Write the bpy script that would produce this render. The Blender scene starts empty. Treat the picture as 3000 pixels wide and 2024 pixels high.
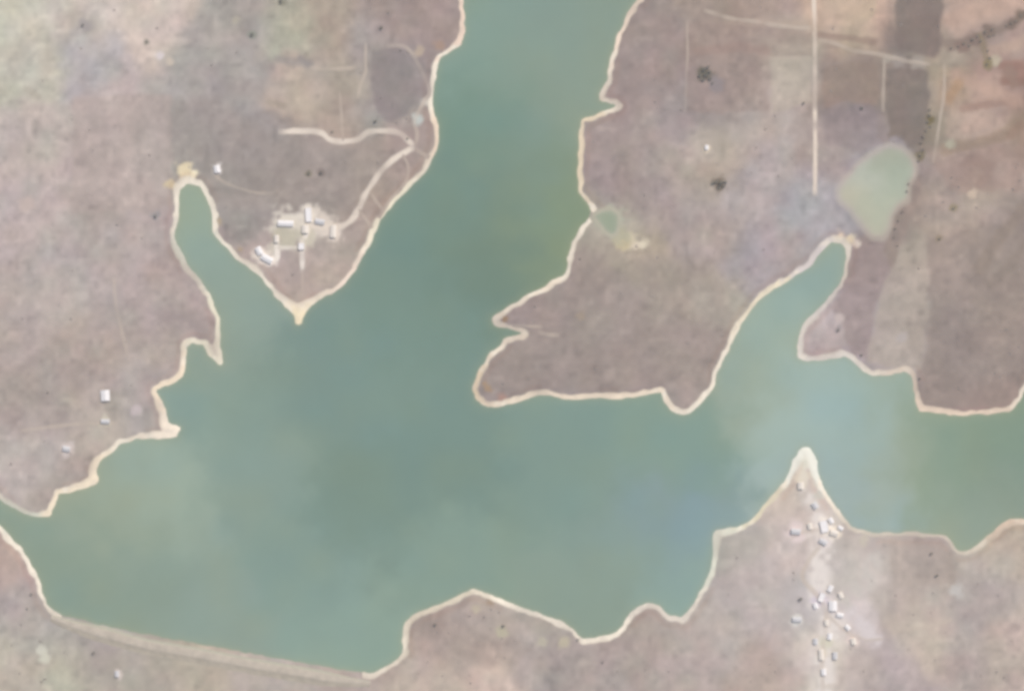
import bpy, math, random
import numpy as np
random.seed(7)
C = bpy.context.scene.collection
SC = bpy.context.scene
M = 0.5                                   # metres per pixel of the 3000 x 2024 photograph


def W(px, py):
    return ((px - 1500.0) * M, (1012.0 - py) * M)


def tag(o, label=None, cat=None, group=None, kind=None):
    if label: o['label'] = label
    if cat: o['category'] = cat
    if group: o['group'] = group
    if kind: o['kind'] = kind
    return o


# ------------------------------------------------------------------ colour helpers
GAIN = np.array([0.915, 0.915, 0.962])
VEIL = np.array([0.104, 0.101, 0.102])


def lin(rgb):
    c = np.asarray(rgb, float) / 255.0
    return np.where(c <= 0.04045, c / 12.92, ((c + 0.055) / 1.055) ** 2.4)


def alb(rgb):
    """reflectance that shows as this sRGB colour under the daylight and haze of the scene"""
    return np.clip((lin(rgb) - VEIL) / GAIN, 0.02, 0.86)


# ------------------------------------------------------------------ value noise
_rng = np.random.RandomState(11)
_LAT = _rng.rand(256, 256)


def vnoise(x, y, scale, seed=0):
    u = np.asarray(x) / scale + 37.13 * seed; v = np.asarray(y) / scale - 19.7 * seed
    iu = np.floor(u).astype(int); iv = np.floor(v).astype(int)
    fu = u - iu; fv = v - iv
    fu = fu * fu * (3 - 2 * fu); fv = fv * fv * (3 - 2 * fv)
    g = lambda a, b: _LAT[a & 255, b & 255]
    return ((g(iu, iv) * (1 - fu) + g(iu + 1, iv) * fu) * (1 - fv)
            + (g(iu, iv + 1) * (1 - fu) + g(iu + 1, iv + 1) * fu) * fv)


def sstep(a, b, x):
    t = np.clip((x - a) / (b - a), 0, 1)
    return t * t * (3 - 2 * t)


# ------------------------------------------------------------------ shoreline (middle of the sandy rim)
WEST = [(1349, -160), (1349, 0), (1352, 43), (1355, 99), (1344, 129), (1310, 149), (1280, 168), (1272, 189), (1269, 228), (1261, 258),
        (1260, 301), (1264, 340), (1275, 362), (1278, 396), (1271, 435), (1258, 465), (1241, 495), (1215, 525), (1185, 555),
        (1151, 590), (1125, 620), (1103, 650), (1091, 678), (1077, 714), (1052, 757), (1030, 791), (1009, 817), (986, 843),
        (947, 864), (904, 890), (886, 912), (876, 946), (868, 916), (848, 897), (813, 860), (775, 817), (749, 787), (706, 757),
        (671, 722), (633, 684), (632, 641), (620, 603), (607, 568), (585, 535), (545, 528), (519, 548), (517, 572), (514, 624), (508, 671),
        (505, 701), (521, 740), (547, 787), (581, 826), (603, 860), (620, 895), (635, 925), (636, 976), (641, 1035), (647, 1066),
        (622, 1040), (603, 1004), (560, 995), (541, 1011), (536, 1054), (532, 1093), (508, 1114), (474, 1127), (448, 1144),
        (461, 1170), (478, 1204), (483, 1243), (519, 1255), (514, 1274), (465, 1278), (400, 1277), (353, 1291), (319, 1321),
        (284, 1347), (274, 1378), (280, 1405), (241, 1422), (202, 1433), (168, 1440), (155, 1470), (142, 1504), (112, 1508),
        (77, 1500), (43, 1482), (17, 1465), (0, 1448), (-60, 1412), (-200, 1380), (-420, 1400), (-440, 1460), (-200, 1470), (-60, 1500),
        (0, 1551), (26, 1577), (56, 1607), (82, 1650), (103, 1689), (116, 1736), (129, 1771), (151, 1797), (185, 1811), (240, 1822),
        (284, 1834), (430, 1868), (577, 1892), (732, 1920), (900, 1950), (990, 1966), (1060, 1976), (1086, 1980),
        (1142, 1956), (1172, 1934), (1187, 1915), (1187, 1866), (1194, 1827), (1228, 1801), (1280, 1779), (1336, 1758), (1385, 1731),
        (1413, 1738), (1452, 1754), (1508, 1779), (1573, 1801), (1616, 1818), (1654, 1831), (1684, 1857), (1704, 1882),
        (1732, 1876), (1783, 1872), (1814, 1857), (1839, 1823), (1861, 1792), (1900, 1773), (1930, 1784), (1956, 1810), (1999, 1818),
        (2026, 1790), (2047, 1762), (2073, 1715), (2090, 1668), (2099, 1607), (2097, 1560), (2146, 1556), (2180, 1548), (2215, 1517),
        (2245, 1482), (2276, 1448), (2301, 1418), (2323, 1388), (2333, 1349), (2350, 1318), (2368, 1318), (2383, 1349), (2392, 1392),
        (2405, 1435), (2430, 1474), (2465, 1513), (2491, 1547), (2538, 1564), (2603, 1571), (2689, 1567), (2766, 1574), (2786, 1600),
        (2808, 1622), (2848, 1620), (2880, 1592), (2910, 1566), (2938, 1542), (2965, 1528), (3000, 1530), (3200, 1500), (3500, 1560)]
EAST = [(3500, 1130), (3200, 1080), (3020, 1110), (2994, 1140), (2981, 1168), (2960, 1192), (2925, 1203), (2861, 1207), (2796, 1207), (2753, 1202), (2702, 1200),
        (2691, 1183), (2685, 1131), (2676, 1092), (2646, 1080), (2603, 1092), (2555, 1092), (2525, 1075), (2499, 1047), (2473, 1034),
        (2413, 1049), (2366, 1054), (2344, 1041), (2345, 994), (2357, 959), (2379, 933), (2418, 895), (2443, 864), (2469, 830),
        (2478, 802), (2486, 752), (2484, 722), (2466, 706), (2432, 702), (2396, 735), (2374, 770), (2318, 808), (2275, 834), (2224, 869), (2194, 903),
        (2163, 946), (2142, 994), (2120, 1037), (2095, 1084), (2086, 1127), (2056, 1166), (2021, 1201), (1999, 1208), (1973, 1196),
        (1953, 1174), (1943, 1140), (1882, 1151), (1818, 1159), (1740, 1159), (1663, 1161), (1603, 1149), (1560, 1153), (1517, 1170),
        (1465, 1183), (1426, 1183), (1400, 1163), (1390, 1136), (1400, 1108), (1418, 1075), (1439, 1041), (1473, 1015), (1484, 996), (1530, 992),
        (1546, 982), (1530, 966), (1486, 955), (1456, 950), (1449, 934), (1478, 916), (1517, 894), (1555, 869), (1594, 851), (1620, 830), (1659, 808),
        (1667, 787), (1676, 744), (1689, 701), (1706, 671), (1732, 648), (1762, 644), (1768, 628), (1753, 620), (1723, 590), (1704, 560), (1702, 517), (1704, 452),
        (1704, 387), (1708, 353), (1749, 344), (1788, 329), (1814, 314), (1798, 299), (1766, 291), (1766, 280), (1786, 237), (1796, 185), (1809, 138), (1822, 95),
        (1844, 47), (1878, 0), (1990, -160)]


def smooth_ring(pts, it=1):
    p = np.array(pts, float)
    for _ in range(it):
        q = np.roll(p, -1, 0)
        n = np.empty((len(p) * 2, 2))
        n[0::2] = p * 0.90 + q * 0.10; n[1::2] = p * 0.10 + q * 0.90
        p = n
    return p


def warp(p, amp=2.0):
    # split long edges and add a little natural wobble
    out = []
    for a, b in zip(p, np.roll(p, -1, 0)):
        n = max(1, int(np.hypot(*(b - a)) / 14)) if np.hypot(*(b - a)) < 700 else 1
        for k in range(n):
            out.append(a + (b - a) * k / n)
    o = np.array(out)
    dx = (vnoise(o[:, 0], o[:, 1], 26, 3) - .5) * 2 * amp; dy = (vnoise(o[:, 0], o[:, 1], 26, 5) - .5) * 2 * amp
    return np.stack([o[:, 0] + dx, o[:, 1] + dy], 1)


def to_world(p):
    p = np.asarray(p, float)
    return np.stack([(p[:, 0] - 1500) * M, (1012 - p[:, 1]) * M], 1)


def sdist(x, y, ring):
    """signed distance to a closed ring, positive inside"""
    A = ring; B = np.roll(ring, -1, 0)
    d2 = np.full(x.shape, 1e18); ins = np.zeros(x.shape, bool)
    for (ax, ay), (bx, by) in zip(A, B):
        ex, ey = bx - ax, by - ay
        L = ex * ex + ey * ey + 1e-12
        t = np.clip(((x - ax) * ex + (y - ay) * ey) / L, 0, 1)
        qx = x - ax - t * ex; qy = y - ay - t * ey
        np.minimum(d2, qx * qx + qy * qy, out=d2)
        if ay != by:
            ins ^= ((ay > y) != (by > y)) & (x < (bx - ax) * (y - ay) / (by - ay) + ax)
    d = np.sqrt(d2)
    return np.where(ins, d, -d)


def pdist(x, y, line):
    d2 = np.full(np.shape(x), 1e18)
    for (ax, ay), (bx, by) in zip(line[:-1], line[1:]):
        ex, ey = bx - ax, by - ay
        t = np.clip(((x - ax) * ex + (y - ay) * ey) / (ex * ex + ey * ey), 0, 1)
        d2 = np.minimum(d2, (x - ax - t * ex) ** 2 + (y - ay - t * ey) ** 2)
    return np.sqrt(d2)


LAKE = to_world(warp(smooth_ring(WEST + EAST, 1)))
DAM_LINE_PX = [(150, 1806), (220, 1829), (330, 1858), (430, 1885), (577, 1911), (732, 1941), (900, 1970), (1000, 1988), (1085, 2000)]
DAM = to_world(DAM_LINE_PX)

# ------------------------------------------------------------------ terrain grid
STEP = 3.0
fx = np.arange(-846, 847, STEP); fy = np.arange(-606, 607, STEP)
far = np.array([30., 80, 160, 320, 640, 1200, 2200, 4000])
GX = np.concatenate([fx[0] - far[::-1], fx, fx[-1] + far]); GY = np.concatenate([fy[0] - far[::-1], fy, fy[-1] + far])
NX, NY = len(GX), len(GY)
X, Y = np.meshgrid(GX, GY)
SD = -sdist(X, Y, LAKE)                                    # positive on land
SD += (vnoise(X, Y, 8, 7) - .5) * 2.6 + (vnoise(X, Y, 20, 8) - .5) * 2.0
S = SD + 3.9                                               # distance inland from the water's edge
hills = (vnoise(X, Y, 210, 1) * .6 + vnoise(X, Y, 95, 2) * .3 + vnoise(X, Y, 40, 4) * .1)
damd = pdist(X, Y, DAM)
Z = np.where(S > 0, 1.1 * (1 - np.exp(-S / 11)) + np.clip(hills - .2, 0, 1) * 9 * sstep(15, 140, S) * sstep(20, 160, damd) + .12 * vnoise(X, Y, 9, 6) * sstep(2, 10, S),
             -5 * (1 - np.exp(np.minimum(S, 0) / 22)))


POND = [(2570, 448), (2605, 430), (2640, 436), (2672, 462), (2682, 500), (2664, 540), (2658, 580), (2632, 606), (2610, 628), (2600, 668), (2584, 696), (2556, 690),
        (2520, 648), (2488, 612), (2458, 590), (2456, 560), (2482, 524), (2508, 490), (2540, 464)]
pr = to_world(warp(smooth_ring(POND, 1), 4)); pf = sdist(X, Y, pr)
POOLRING = to_world(warp(smooth_ring([(1742, 632), (1764, 618), (1790, 616), (1808, 630), (1812, 656), (1808, 682), (1790, 690), (1772, 674), (1758, 652)], 1), 3))
cf = sdist(X, Y, POOLRING)
for _f in (pf, cf):                                        # level ground under the two standing pools
    _lev = Z[_f > 0].mean(); _k = sstep(-16, -1, _f)
    Z = Z * (1 - _k) + max(_lev, .35) * _k


def bil(A, x, y):
    x = np.asarray(x, float); y = np.asarray(y, float)
    i = np.clip(np.searchsorted(GX, x) - 1, 0, NX - 2); j = np.clip(np.searchsorted(GY, y) - 1, 0, NY - 2)
    u = (x - GX[i]) / (GX[i + 1] - GX[i]); v = (y - GY[j]) / (GY[j + 1] - GY[j])
    return (A[j, i] * (1 - u) + A[j, i + 1] * u) * (1 - v) + (A[j + 1, i] * (1 - u) + A[j + 1, i + 1] * u) * v


def ground_z(x, y):
    return float(bil(Z, x, y))


# ------------------------------------------------------------------ soil and water tints (real patches of soil, grass and silt)
LAND = """30 50 197 195 178;60 200 190 187 172;250 60 197 188 177;270 150 178 174 174;450 60 203 190 179;430 30 208 194 182;350 300 186 173 169
100 400 191 181 174;300 520 180 168 163;480 330 181 173 169;470 400 172 170 164;60 600 190 178 174;620 150 171 166 161;700 250 168 161 158;840 80 178 178 158;950 60 176 162 148
760 40 170 163 158;880 250 188 172 158;1000 330 176 161 149;960 260 180 168 155;1170 230 157 147 145;1180 60 165 149 143;1080 120 166 158 152;1100 330 160 156 151;740 420 162 154 152;600 360 165 159 155
850 450 164 155 149;700 580 162 156 150;900 590 168 157 149;1000 540 162 150 142;1100 540 172 158 146;1160 500 174 160 148;1170 420 172 157 149;900 800 185 168 158;990 760 176 164 153;850 770 180 166 161;300 750 178 168 163
100 900 182 170 163;400 900 174 163 159;560 950 172 158 155;250 1050 177 164 155;450 1000 177 166 158;100 1200 175 163 156;300 1240 182 172 161
100 1330 188 178 171;200 1390 174 162 154;560 760 172 158 155;540 840 174 160 154;390 700 178 166 162;200 800 185 175 170;420 1180 178 168 164
30 1650 188 166 157;60 1760 176 165 161;100 1850 178 172 165;50 1960 187 179 163;200 1950 180 179 160;270 1920 167 157 150;260 1870 176 170 164;420 1950 175 168 156;600 1960 183 174 158
750 1995 180 171 163;1250 1850 172 156 148;1350 1830 170 158 150;1450 1800 176 165 155;1300 1950 187 173 160;1420 1980 200 181 168;1550 1900 177 168 159
1650 1960 168 158 154;1750 1950 176 164 158;1900 1900 172 160 152;2000 1950 176 164 157;2100 1850 181 171 165;2200 1700 186 175 171;2170 1620 172 168 161;2300 1650 194 182 176
2350 1500 196 181 171;2330 1450 200 186 170;2370 1750 171 170 174;2540 1660 198 190 181;2450 1620 178 171 163;2440 1700 180 176 170;2500 1820 207 194 192;2420 1850 207 198 182;2460 1780 198 188 190
2280 1800 187 177 173;2250 1950 180 163 154;2410 1950 204 195 184;2600 1600 178 167 159;2700 1650 171 159 152;2640 1700 177 165 155;2580 1950 178 166 164;2500 1950 186 174 166;2700 1750 178 168 157
2700 1830 194 180 166;2850 1800 168 160 154;2900 1660 186 179 166;2950 1590 187 173 156;2880 1720 176 162 160;2950 1900 191 175 163;2870 1900 178 165 158;2350 1560 202 186 180
1900 100 162 148 142;1850 250 163 148 143;1950 350 168 155 152;1850 450 168 155 148;1800 550 165 150 148;2000 500 178 166 156
2100 450 179 166 152;2250 520 180 170 168;2200 350 181 169 161;2150 200 164 149 142;2080 300 160 148 146;2320 250 184 172 166;2330 180 184 178 160;2250 80 174 157 146
2100 50 166 150 138;1950 620 170 158 154;1700 800 165 152 145;1800 900 166 156 149;1950 850 170 160 146;1900 950 163 152 145;1600 1080 157 147 143
1550 1040 160 149 145;1800 1080 161 148 143;2050 1050 165 153 147;2100 850 176 170 156;2200 780 172 163 166;2300 720 174 163 162;2050 720 176 164 157
2350 620 170 172 176;2450 650 172 166 168;2380 560 176 168 172;1560 940 160 147 143;1780 680 172 166 148;1800 625 182 178 163;1840 700 178 168 146
2450 40 206 181 156;2550 30 212 180 160;2480 70 190 175 149;2430 130 166 149 139;2500 220 157 141 133;2430 270 158 143 130;2480 340 150 140 141
2660 60 143 132 125;2650 300 142 131 125;2730 400 137 127 110;2765 150 168 156 140;2765 300 174 162 146;2840 60 188 163 149;2950 40 192 165 153;2920 110 150 134 126
2960 230 160 131 121;2960 150 182 160 150;2810 270 176 149 123;2900 280 186 162 150;2850 370 192 170 157;2900 425 163 148 134;2980 400 165 141 126;2850 470 165 143 136;2780 420 178 168 154
2950 500 180 162 152;2750 500 170 155 149;2800 560 172 158 145;2700 620 164 151 141;2900 640 181 166 153;2970 640 155 142 135;2750 680 179 163 149;2620 700 157 145 138
2660 770 182 170 154;2750 770 170 155 149;2900 780 159 147 137;2960 850 160 146 136;2550 800 163 147 142;2610 900 182 173 162;2550 890 164 153 158
2450 970 184 170 167;2480 930 180 170 170;2545 980 172 162 166;2620 1010 184 175 170;2680 950 172 160 150;2750 950 161 149 145;2850 1050 154 143 140;2780 1120 162 148 140
2900 1180 168 146 139;2960 1000 160 146 138;2420 400 172 158 150;2400 480 176 162 156;2560 410 166 158 162"""
PATCH = """545 500 22 226 211 182;570 508 12 240 228 202;500 540 14 206 190 164;1850 708 26 206 194 172;1880 716 14 222 210 190;1862 722 12 216 202 184;1825 712 18 198 184 156;1800 640 30 182 182 167;1775 655 20 178 182 163;1790 615 18 182 180 166;1820 690 22 184 178 158
840 658 40 222 213 202;905 640 30 228 218 208;880 672 30 222 212 200;940 660 36 216 204 194;900 690 24 206 197 182;800 735 22 206 196 184;850 700 24 198 190 174;977 682 22 226 212 202;770 750 22 234 222 212;790 765 18 238 226 218;820 690 20 198 190 174
637 497 14 226 218 216;2355 1350 22 222 222 210;2350 1395 24 222 212 198;2390 1410 16 214 206 196;2398 1450 15 206 202 194;2387 1480 14 220 214 208;2420 1545 24 240 230 222;2445 1562 16 238 226 212;2412 1588 16 222 212 210
2330 1558 22 224 208 206;2445 1520 16 206 196 188;2405 1750 16 216 206 212;2390 1765 14 210 200 208;2334 1814 14 216 212 208;2499 1878 15 224 208 202;2407 1915 15 224 214 200;2420 1880 16 212 206 190;2530 1580 14 200 190 178;2801 1728 18 194 188 184
310 1235 16 206 198 184;195 1314 18 206 194 190;120 1908 14 206 202 190;130 1930 14 204 200 186;344 1973 13 206 194 188;470 168 11 214 204 204;2915 185 15 190 178 160;2847 565 12 200 182 166;2070 440 9 222 208 190;400 1200 14 196 184 184
250 75 15 170 162 160;430 125 8 166 158 148;740 105 12 152 152 144;825 8 12 152 148 136;455 634 13 162 156 156;2070 218 20 134 126 118;2062 210 14 128 122 112;2108 540 17 132 122 112;2100 250 20 154 144 144
2720 350 14 132 122 100;2695 455 12 138 128 110;2850 120 18 144 129 122;2895 95 20 142 128 120;2815 140 16 150 132 124;2960 75 16 140 126 118;2990 45 16 140 126 116;2895 190 12 150 138 115;2960 215 18 158 136 126;2975 245 14 156 134 124
2650 560 14 156 147 138;2635 640 12 154 142 134;2620 690 14 152 140 134;2780 425 12 178 172 156;1320 165 14 196 172 156;1230 150 12 186 170 156;1290 130 14 172 150 138
1225 350 14 192 194 190;1215 340 10 200 202 198;1245 300 12 206 200 194;1700 925 12 166 152 140;905 510 9 146 138 126;940 508 10 142 132 128;1480 935 10 160 138 118;1432 1140 10 170 148 128;1420 1122 8 172 150 130;1470 1165 12 176 148 138
2460 695 14 226 208 190;2490 700 14 220 206 184;2510 715 10 212 198 188;1440 1760 12 172 156 142;1395 1785 14 190 178 162;1470 1850 14 186 178 160;1650 1880 16 190 180 162;1590 1880 14 186 178 164
2640 990 14 186 176 172;2460 930 12 198 184 180;2455 965 10 166 156 156;2750 700 8 158 144 128;2790 610 10 158 146 128;2600 175 14 170 160 150;2690 185 22 168 158 150;2630 180 20 164 154 148
640 650 9 182 166 146;705 730 7 178 160 140;80 600 20 196 180 174;690 60 10 180 172 160;500 180 12 200 188 176"""
LAKEPTS = """1600 80 143 158 147;1420 150 141 160 149;1700 250 146 158 144;1400 350 128 150 138;1560 400 140 156 143;1400 700 125 142 129;1500 560 132 148 135;1600 600 140 152 128;1300 620 128 148 138;1100 1100 134 153 145;1200 950 130 149 139;1050 1500 132 149 138
900 1650 142 159 149;700 1200 143 160 150;900 1100 134 151 142;400 1700 147 160 147;200 1700 146 160 146;450 1440 160 174 162;350 1500 158 166 148;600 800 152 166 155;560 640 157 170 155;680 960 150 163 152;1300 1350 132 150 140;1700 1350 138 156 146
2000 1300 140 159 148;2200 1100 156 166 152;2300 930 162 177 166;2400 820 150 170 164;2440 740 156 168 156;2420 1130 163 181 177;2400 1200 168 184 179;2350 1230 168 182 173;2330 1060 164 178 168;2470 1220 160 178 178;2440 1330 164 183 181;2250 1000 160 174 162;2540 1500 157 177 182;2460 1440 166 178 176;2560 1400 174 177 156;2530 1150 160 176 166;2600 1280 162 172 158
2700 1400 148 162 142;2750 1280 143 158 140;2950 1330 138 154 138;2900 1480 148 158 144;2820 1570 156 166 150;1970 1560 141 158 164;1990 1680 152 172 162;1750 1730 146 160 148;1850 1600 144 160 150;1300 1650 143 160 148;600 1850 150 163 152;1000 1850 148 165 154;1100 1930 150 168 154;750 1400 146 161 150"""
POOL = """2640 500 171 177 160;2600 560 178 182 164;2560 620 186 184 164;2480 570 194 185 164;2520 520 186 186 172;2570 690 188 182 162;2630 450 172 172 154"""


def parse(t):
    return np.array([[float(v) for v in e.split()] for line in t.splitlines() for e in line.split(';')])


def grey(c, k):
    l = (c * np.array([.3, .5, .2])).sum(-1, keepdims=True)
    return c * (1 - k) + l * k


def tint(x, y, pts, sig, power=1.0):
    """Gaussian-weighted colours (linear reflectance) at world points"""
    num = np.zeros(x.shape + (3,)); den = np.zeros(x.shape)
    for px, py, r, g, b in pts:
        wx, wy = W(px, py)
        d2 = ((x - wx) ** 2 + (y - wy) ** 2)
        w = np.exp(-d2 / (2 * (sig * M) ** 2)) + 1e-4 / (1 + d2 / 900.0)
        num += w[..., None] * alb((r, g, b)); den += w
    return num / den[..., None]


def patches(col, x, y, pts):
    wob = .35 + .75 * vnoise(x, y, 8, 12) + .6 * vnoise(x, y, 4.5, 13)
    for px, py, rad, r, g, b in pts:
        wx, wy = W(px, py); R = rad * M
        m = (np.abs(x - wx) < 3 * R) & (np.abs(y - wy) < 3 * R)
        if not m.any(): continue
        d = np.hypot(x[m] - wx, y[m] - wy) / (R * wob[m])
        a = (1 - sstep(.6, 1.5, d))[:, None]
        col[m] = col[m] * (1 - a) + alb((r, g, b)) * a
    return col


XW = X + (vnoise(X, Y, 30, 21) - .5) * 26 + (vnoise(X, Y, 9, 22) - .5) * 9
YW = Y + (vnoise(X, Y, 30, 23) - .5) * 26 + (vnoise(X, Y, 9, 24) - .5) * 9
SOIL = grey(tint(XW, YW, parse(LAND), 44), .24) * np.array([1.045, .995, .972])
# speckle of the dry scrub: small tonal and hue changes
sp = (vnoise(X, Y, 7, 31) - .5) * .6 + (vnoise(X, Y, 13, 32) - .5) * .7 + (vnoise(X, Y, 34, 33) - .5) * .6 + .5 * sstep(.72, .95, vnoise(X, Y, 11, 34)) - .5 * sstep(.74, .95, vnoise(X, Y, 9, 35))
SOIL *= (1 + .28 * sp)[..., None]
h1 = (vnoise(X, Y, 24, 41) - .5) * 2; h2 = (vnoise(X, Y, 30, 42) - .5) * 2
SOIL *= 1 + .03 * h1[..., None] * np.array([1, -.55, -.1]) + .03 * h2[..., None] * np.array([.15, .1, -1.3])
POLYS = [
    ([(215, 285), (502, 280), (505, 600), (400, 620), (215, 625)], (183, 170, 165), .7, 3),
    ([(700, 600), (500, 560), (500, 300), (640, 280), (790, 400), (1000, 430), (1180, 440), (1100, 520), (1000, 640), (830, 620)], (163, 154, 149), .5, 10),
    ([(2505, 720), (2590, 700), (2603, 783), (2577, 860), (2560, 950), (2542, 1019), (2534, 1050), (2500, 1040), (2470, 960), (2440, 900), (2490, 830)], (163, 149, 147), .75, 3),
    ([(2608, 783), (2640, 740), (2712, 700), (2718, 900), (2700, 1085), (2620, 1085), (2540, 1056), (2566, 950), (2583, 860)], (181, 170, 160), .6, 3),
    ([(2720, 700), (3020, 640), (3020, 1120), (2960, 1190), (2700, 1190), (2706, 1060), (2722, 900)], (158, 146, 139), .6, 4),
    ([(2614, 600), (2690, 500), (2702, 560), (2655, 680), (2610, 780), (2590, 760)], (157, 143, 136), .7, 4),
    ([(2560, 150), (2626, 150), (2600, 420), (2570, 400)], (158, 146, 136), .5, 3),
    ([(2400, 330), (2590, 320), (2600, 410), (2520, 450), (2420, 420)], (152, 141, 141), .6, 5),
    ([(2780, -20), (3020, -20), (3020, 40), (2900, 70), (2800, 110), (2772, 80)], (187, 166, 154), .6, 4),
    ([(2776, 330), (2900, 320), (2960, 380), (2860, 420), (2770, 400)], (187, 168, 156), .55, 5),
    ([(2940, 180), (3020, 180), (3020, 250), (2940, 250)], (160, 132, 122), .7, 4),
    ([(2700, 430), (2790, 430), (3000, 430), (2990, 560), (2780, 560)], (168, 147, 138), .45, 6),
    ([(2008, 60), (2380, 90), (2380, 170), (2260, 172), (2250, 330), (2012, 330)], (164, 148, 141), .5, 3),
    ([(2262, 172), (2376, 172), (2376, 300), (2262, 330)], (184, 174, 162), .6, 3),
    ([(1720, 660), (1860, 740), (2100, 760), (2150, 960), (2080, 1120), (1800, 1140), (1420, 1150), (1420, 1060), (1500, 1000), (1660, 840)], (163, 151, 144), .45, 10),
    ([(1240, 1840), (1420, 1820), (1560, 1900), (1500, 1960), (1260, 1920)], (170, 157, 150), .5, 6),
    ([(2600, 1590), (2780, 1590), (2800, 1700), (2620, 1720)], (171, 159, 151), .6, 4),
]
for _p, _c, _a, _soft in POLYS:
    _r = to_world(warp(np.array(_p, float), 5))
    _m = (X > _r[:, 0].min() - 40) & (X < _r[:, 0].max() + 40) & (Y > _r[:, 1].min() - 40) & (Y < _r[:, 1].max() + 40)
    _f = sdist(X[_m], Y[_m], _r) + (vnoise(X[_m], Y[_m], 12, 57) - .5) * 5
    _k = (_a * sstep(-_soft, _soft, _f))[:, None]
    SOIL[_m] = SOIL[_m] * (1 - _k) + alb(_c) * np.array([1.02, .995, .985]) * _k * (1 + .26 * sp[_m])[:, None]
for _line, _rad, _c, _a in [([(2782, 144), (2830, 128), (2870, 108), (2920, 92), (2960, 72), (3020, 32)], 12, (147, 133, 125), .8), ([(2868, 108), (2880, 140), (2896, 200)], 10, (148, 135, 118), .8),
                            ([(2760, 128), (2800, 128), (2850, 122)], 10, (148, 134, 126), .7), ([(2930, 196), (3020, 200)], 10, (156, 130, 121), .8), ([(2940, 240), (3020, 246)], 10, (154, 128, 118), .8),
                            ([(2820, 320), (2900, 306), (3020, 292)], 11, (162, 138, 128), .7), ([(2770, 436), (2860, 420), (2930, 400), (3010, 340)], 16, (157, 140, 126), .7), ([(2960, 400), (2990, 370)], 14, (154, 132, 120), .6),
                            ([(2840, 470), (2900, 490), (2870, 540)], 16, (158, 138, 130), .6), ([(3010, 600), (2960, 660), (2900, 730), (2870, 790)], 18, (152, 139, 130), .7), ([(3000, 720), (2960, 780), (2900, 830)], 14, (150, 138, 130), .6),
                            ([(2400, 104), (2470, 112), (2560, 124)], 9, (152, 132, 124), .6), ([(2780, 60), (2860, 30), (2990, 10)], 22, (194, 168, 154), .5), ([(2900, 150), (2960, 140), (3010, 120)], 14, (186, 164, 150), .6),
                            ([(2800, 220), (2880, 260), (2980, 300)], 16, (188, 162, 149), .6), ([(2780, 290), (2806, 250)], 13, (176, 148, 124), .6), ([(2830, 380), (2880, 360)], 18, (192, 168, 156), .5),
                            ([(2040, 150), (2160, 140), (2240, 150)], 14, (166, 144, 136), .5), ([(2130, 64), (2330, 72)], 10, (186, 168, 155), .4), ([(880, 170), (900, 190)], 10, (150, 144, 144), .6), ([(820, 175), (910, 190)], 12, (154, 148, 146), .6),
                            ([(790, 300), (830, 310)], 10, (160, 150, 138), .5), ([(215, 100), (265, 75)], 12, (172, 164, 162), .6), ([(80, 265), (115, 285)], 9, (174, 166, 154), .6), ([(103, 360), (105, 400)], 8, (172, 162, 156), .6)]:
    _d = pdist(X, Y, to_world(_line)) / (_rad * M)
    _k = (_a * (1 - sstep(.45, 1.6, _d * (.7 + .6 * vnoise(X, Y, 11, 59)))))[..., None]
    SOIL = SOIL * (1 - _k) + alb(_c) * (1 + .2 * sp)[..., None] * _k
_k = (.32 * np.exp(-((X - W(2420, 0)[0]) / 150) ** 2 - ((Y - W(0, 1680)[1]) / 150) ** 2))[..., None]
SOIL = SOIL * (1 - _k) + alb((210, 199, 193)) * _k
# trampled pale earth of the two settlements, broken up
for _line, _rad, _c in [([(2350, 1330), (2385, 1460), (2420, 1545), (2400, 1660), (2400, 1760), (2450, 1820), (2410, 1900), (2415, 2030)], 30, (226, 217, 212)),
                        ([(2330, 1560), (2425, 1550)], 16, (226, 216, 210)), ([(2400, 1750), (2500, 1800), (2560, 1870)], 22, (214, 204, 204)), ([(2560, 1640), (2540, 1700), (2470, 1760)], 24, (202, 194, 188)),
                        ([(830, 655), (910, 640), (980, 680)], 17, (226, 216, 206)), ([(765, 735), (790, 762), (812, 752)], 9, (234, 224, 216)), ([(905, 610), (893, 700), (886, 726)], 9, (230, 220, 210)),
                        ([(812, 700), (812, 755)], 5, (232, 222, 214)), ([(812, 726), (886, 726)], 5, (232, 222, 214)), ([(886, 700), (886, 790)], 6, (230, 220, 212))]:
    _d = pdist(X, Y, to_world(_line)) / (_rad * M)
    _k = (.92 * (1 - sstep(.5, 1.7, _d)) * (.35 + .65 * sstep(.3, .62, vnoise(X, Y, 9, 58))))[..., None]
    SOIL = SOIL * (1 - _k) + alb(_c) * _k
SOIL = patches(SOIL, X, Y, parse(PATCH))
# darker red-brown scrub line just behind the beach
back = np.exp(-((SD - 9) / 3.5) ** 2) * (vnoise(X, Y, 60, 51) > .45)
SOIL *= 1 - .10 * back[..., None] * np.array([.4, 1, 1.4])
SILT = grey(tint(X + (XW - X) * 1.8, Y + (YW - Y) * 1.8, parse(LAKEPTS), 90), .04) * np.array([.955, .99, .975])
SILT *= (1 + .035 * ((vnoise(X, Y, 50, 61) - .5) * 1.4 + (vnoise(X, Y, 18, 62) - .5) * .6))[..., None]
g1 = (vnoise(X, Y, 46, 63) - .5) * 2
SILT *= 1 + .04 * g1[..., None] * np.array([1, .1, -1])
edge = np.exp(np.minimum(S, 0) / 5.0)[..., None]            # stirred-up sand in the shallows
SILT = SILT * (1 - .35 * edge) + alb((172, 170, 142)) * .35 * edge
DAMCOL = tint(X, Y, parse(LAND), 42)


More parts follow.
